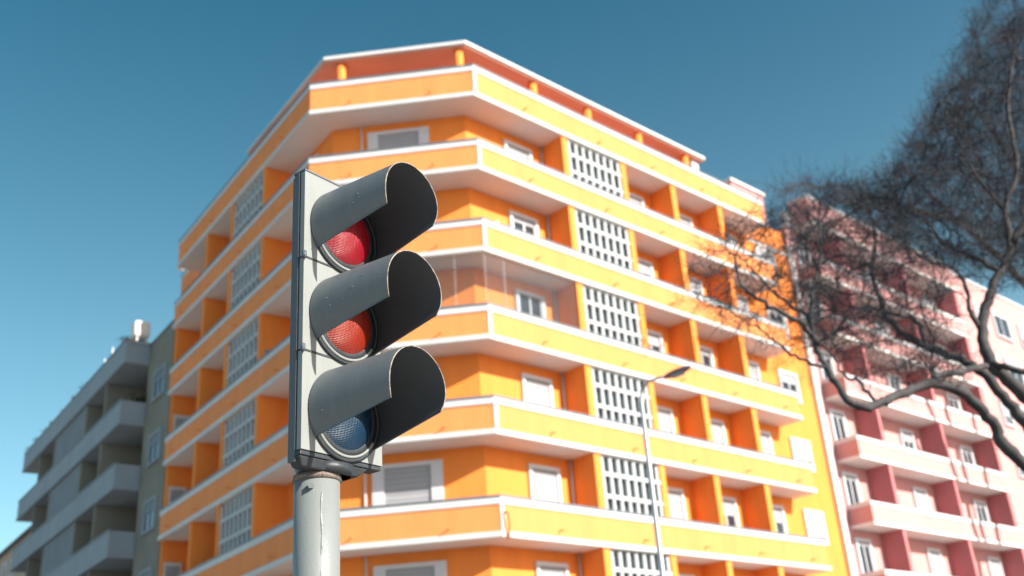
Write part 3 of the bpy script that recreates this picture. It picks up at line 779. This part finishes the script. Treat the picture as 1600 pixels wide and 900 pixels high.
LIMBS = [
    ([fork, px(1690, 800, 13.2), px(1600, 724, 13.0), px(1565, 690, 12.9), px(1545, 650, 12.8), px(1500, 612, 12.6), px(1455, 600, 12.4), px(1405, 618, 12.2), px(1370, 632, 12.1), px(1335, 633, 12.0),
      px(1312, 608, 12.0), px(1295, 580, 12.1), px(1278, 548, 12.2), px(1268, 500, 12.3), px(1272, 450, 12.4), px(1282, 400, 12.5), px(1280, 350, 12.6)], .115, .022),
    ([fork, px(1690, 730, 13.8), px(1612, 672, 13.8), px(1575, 628, 13.8), px(1540, 585, 13.9), px(1500, 562, 14), px(1450, 545, 14.1), px(1400, 512, 14.2), px(1375, 470, 14.3), px(1362, 420, 14.4), px(1368, 370, 14.5), px(1350, 320, 14.6)], .12, .024),
    ([fork, px(1700, 700, 13.4), px(1640, 650, 13.5), px(1580, 600, 13.5), px(1548, 565, 13.5), px(1535, 520, 13.6), px(1542, 470, 13.7), px(1562, 425, 13.8), px(1580, 380, 13.9), px(1570, 330, 14), px(1590, 260, 14.1), px(1575, 170, 14.2), px(1585, 80, 14.3)], .14, .03),
    ([px(1500, 612, 12.6), px(1460, 590, 12.8), px(1500, 580, 13.1), px(1540, 572, 13.5)], .05, .05),
    ([px(1275, 540, 12.2), px(1256, 508, 12.1), px(1225, 492, 12.0), px(1190, 470, 11.9), px(1160, 448, 11.9), px(1148, 405, 11.9), px(1130, 380, 11.9)], .05, .012),
    ([px(1268, 500, 12.3), px(1240, 480, 12.5), px(1205, 452, 12.7), px(1175, 420, 12.9), px(1150, 395, 13.0)], .035, .010),
    ([px(1290, 575, 12.1), px(1250, 560, 12.0), px(1215, 538, 11.9), px(1195, 520, 11.9), px(1165, 500, 11.9), px(1140, 488, 12.0)], .028, .008),
    ([px(1450, 545, 14.1), px(1430, 500, 14.0), px(1395, 490, 13.9), px(1350, 480, 13.8), px(1320, 500, 13.7), px(1300, 540, 13.6)], .045, .012),
    ([px(1540, 520, 13.6), px(1515, 490, 13.6), px(1512, 455, 13.6), px(1490, 420, 13.7), px(1440, 400, 13.8), px(1400, 360, 14.0)], .05, .014),
    ([px(1562, 425, 13.8), px(1520, 400, 14.2), px(1480, 385, 14.6), px(1440, 340, 15), px(1400, 320, 15.3)], .05, .015),
    ([px(1548, 565, 13.5), px(1575, 575, 13.3), px(1600, 580, 13.2), px(1640, 590, 13.1)], .05, .05),
    ([px(1370, 632, 12.1), px(1345, 600, 12.3), px(1320, 585, 12.5), px(1290, 545, 12.8), px(1265, 540, 13.0)], .03, .010),
    ([px(1580, 380, 13.9), px(1610, 330, 13.9), px(1640, 250, 13.9), px(1650, 130, 14)], .07, .03),
    ([px(1570, 330, 14), px(1530, 280, 14.3), px(1500, 230, 14.6), px(1480, 180, 14.9), px(1462, 150, 15.0)], .04, .010),
]
limbs = []
for i, (pts, r0, r1) in enumerate(LIMBS):
    b = MB(); P = limb(b, pts, r0, r1, 20 + i); b.build('limb', M['bark'], tr, True); limbs.append((P, r0, r1))
A = cloud([(1180, 330), (1290, 300), (1400, 300), (1490, 400), (1470, 470), (1330, 540), (1230, 500)], 1500, 11.8, 14.5, rg)
A += cloud([(1300, 310), (1400, 260), (1450, 180), (1500, 130), (1550, 50), (1600, 10), (1660, 10), (1660, 450), (1560, 440), (1440, 420), (1340, 360)], 1900, 13.0, 17.0, rg)
A += cloud([(1060, 430), (1130, 340), (1200, 330), (1260, 420), (1270, 560), (1180, 560), (1100, 500)], 210, 11.5, 13.2, rg)
A += cloud([(1280, 480), (1430, 470), (1530, 560), (1500, 600), (1330, 590)], 260, 12.0, 14.2, rg)
nodes, par, base, acc, ch = grow(3, limbs, A, .15, 1.6, .19, 60)
twig_mesh('twigs', nodes, par, base, acc, ch, .0042, .035, M['twig'], tr, 4, .42, .0032, 9, pw=.47)

# second tree further back, its crown spreading along the pink facade
DD = lambda u: 33.5 + max(0, u - 1250) / 350 * 11
t2 = empty('bare_tree', (33.5, 45.5, 0), 'second leafless tree further back, rising above the pink roof', 'tree')
f2 = Vector((31.5, 45, 9))
tb = MB(); limb(tb, [(33.5, 45.5, 0), (33.2, 45.5, 3), (32.6, 45.2, 6.5), f2], .55, .4, 2); tb.build('trunk', M['bark'], t2, True)
def pl2(*uv): return [f2 if p is None else px(p[0], p[1], DD(p[0])) for p in uv]
L2 = [(pl2(None, (1640, 480), (1560, 400), (1500, 350), (1430, 330), (1360, 320), (1300, 310)), .28, .04),
      (pl2(None, (1660, 420), (1610, 300), (1560, 220), (1520, 160), (1500, 130)), .28, .04),
      (pl2(None, (1720, 420), (1680, 250), (1640, 120), (1620, 40)), .28, .04),
      (pl2((1500, 350), (1440, 290), (1400, 260)), .12, .03)]
l2 = []
for i, (pts, r0, r1) in enumerate(L2):
    b = MB(); P = limb(b, pts, r0, r1, 50 + i); b.build('limb', M['bark'], t2, True); l2.append((P, r0, r1))
def cloud2(poly, n):
    out = []; xs = [p[0] for p in poly]; ys = [p[1] for p in poly]
    while len(out) < n:
        u = rg.uniform(min(xs), max(xs)); v = rg.uniform(min(ys), max(ys))
        if in_poly(u, v, poly): out.append(px(u, v, DD(u) + rg.uniform(-3.5, 2)))
    return out
A2 = cloud2([(1275, 300), (1400, 250), (1435, 175), (1480, 110), (1525, 10), (1535, -30), (1690, -30), (1680, 430), (1600, 410), (1480, 350), (1400, 350), (1330, 320)], 3200)
A2 += cloud2([(1195, 298), (1240, 280), (1330, 280), (1330, 320), (1260, 300)], 90)
nodes, par, base, acc, ch = grow(4, l2, A2, .38, 5.0, .48, 70)
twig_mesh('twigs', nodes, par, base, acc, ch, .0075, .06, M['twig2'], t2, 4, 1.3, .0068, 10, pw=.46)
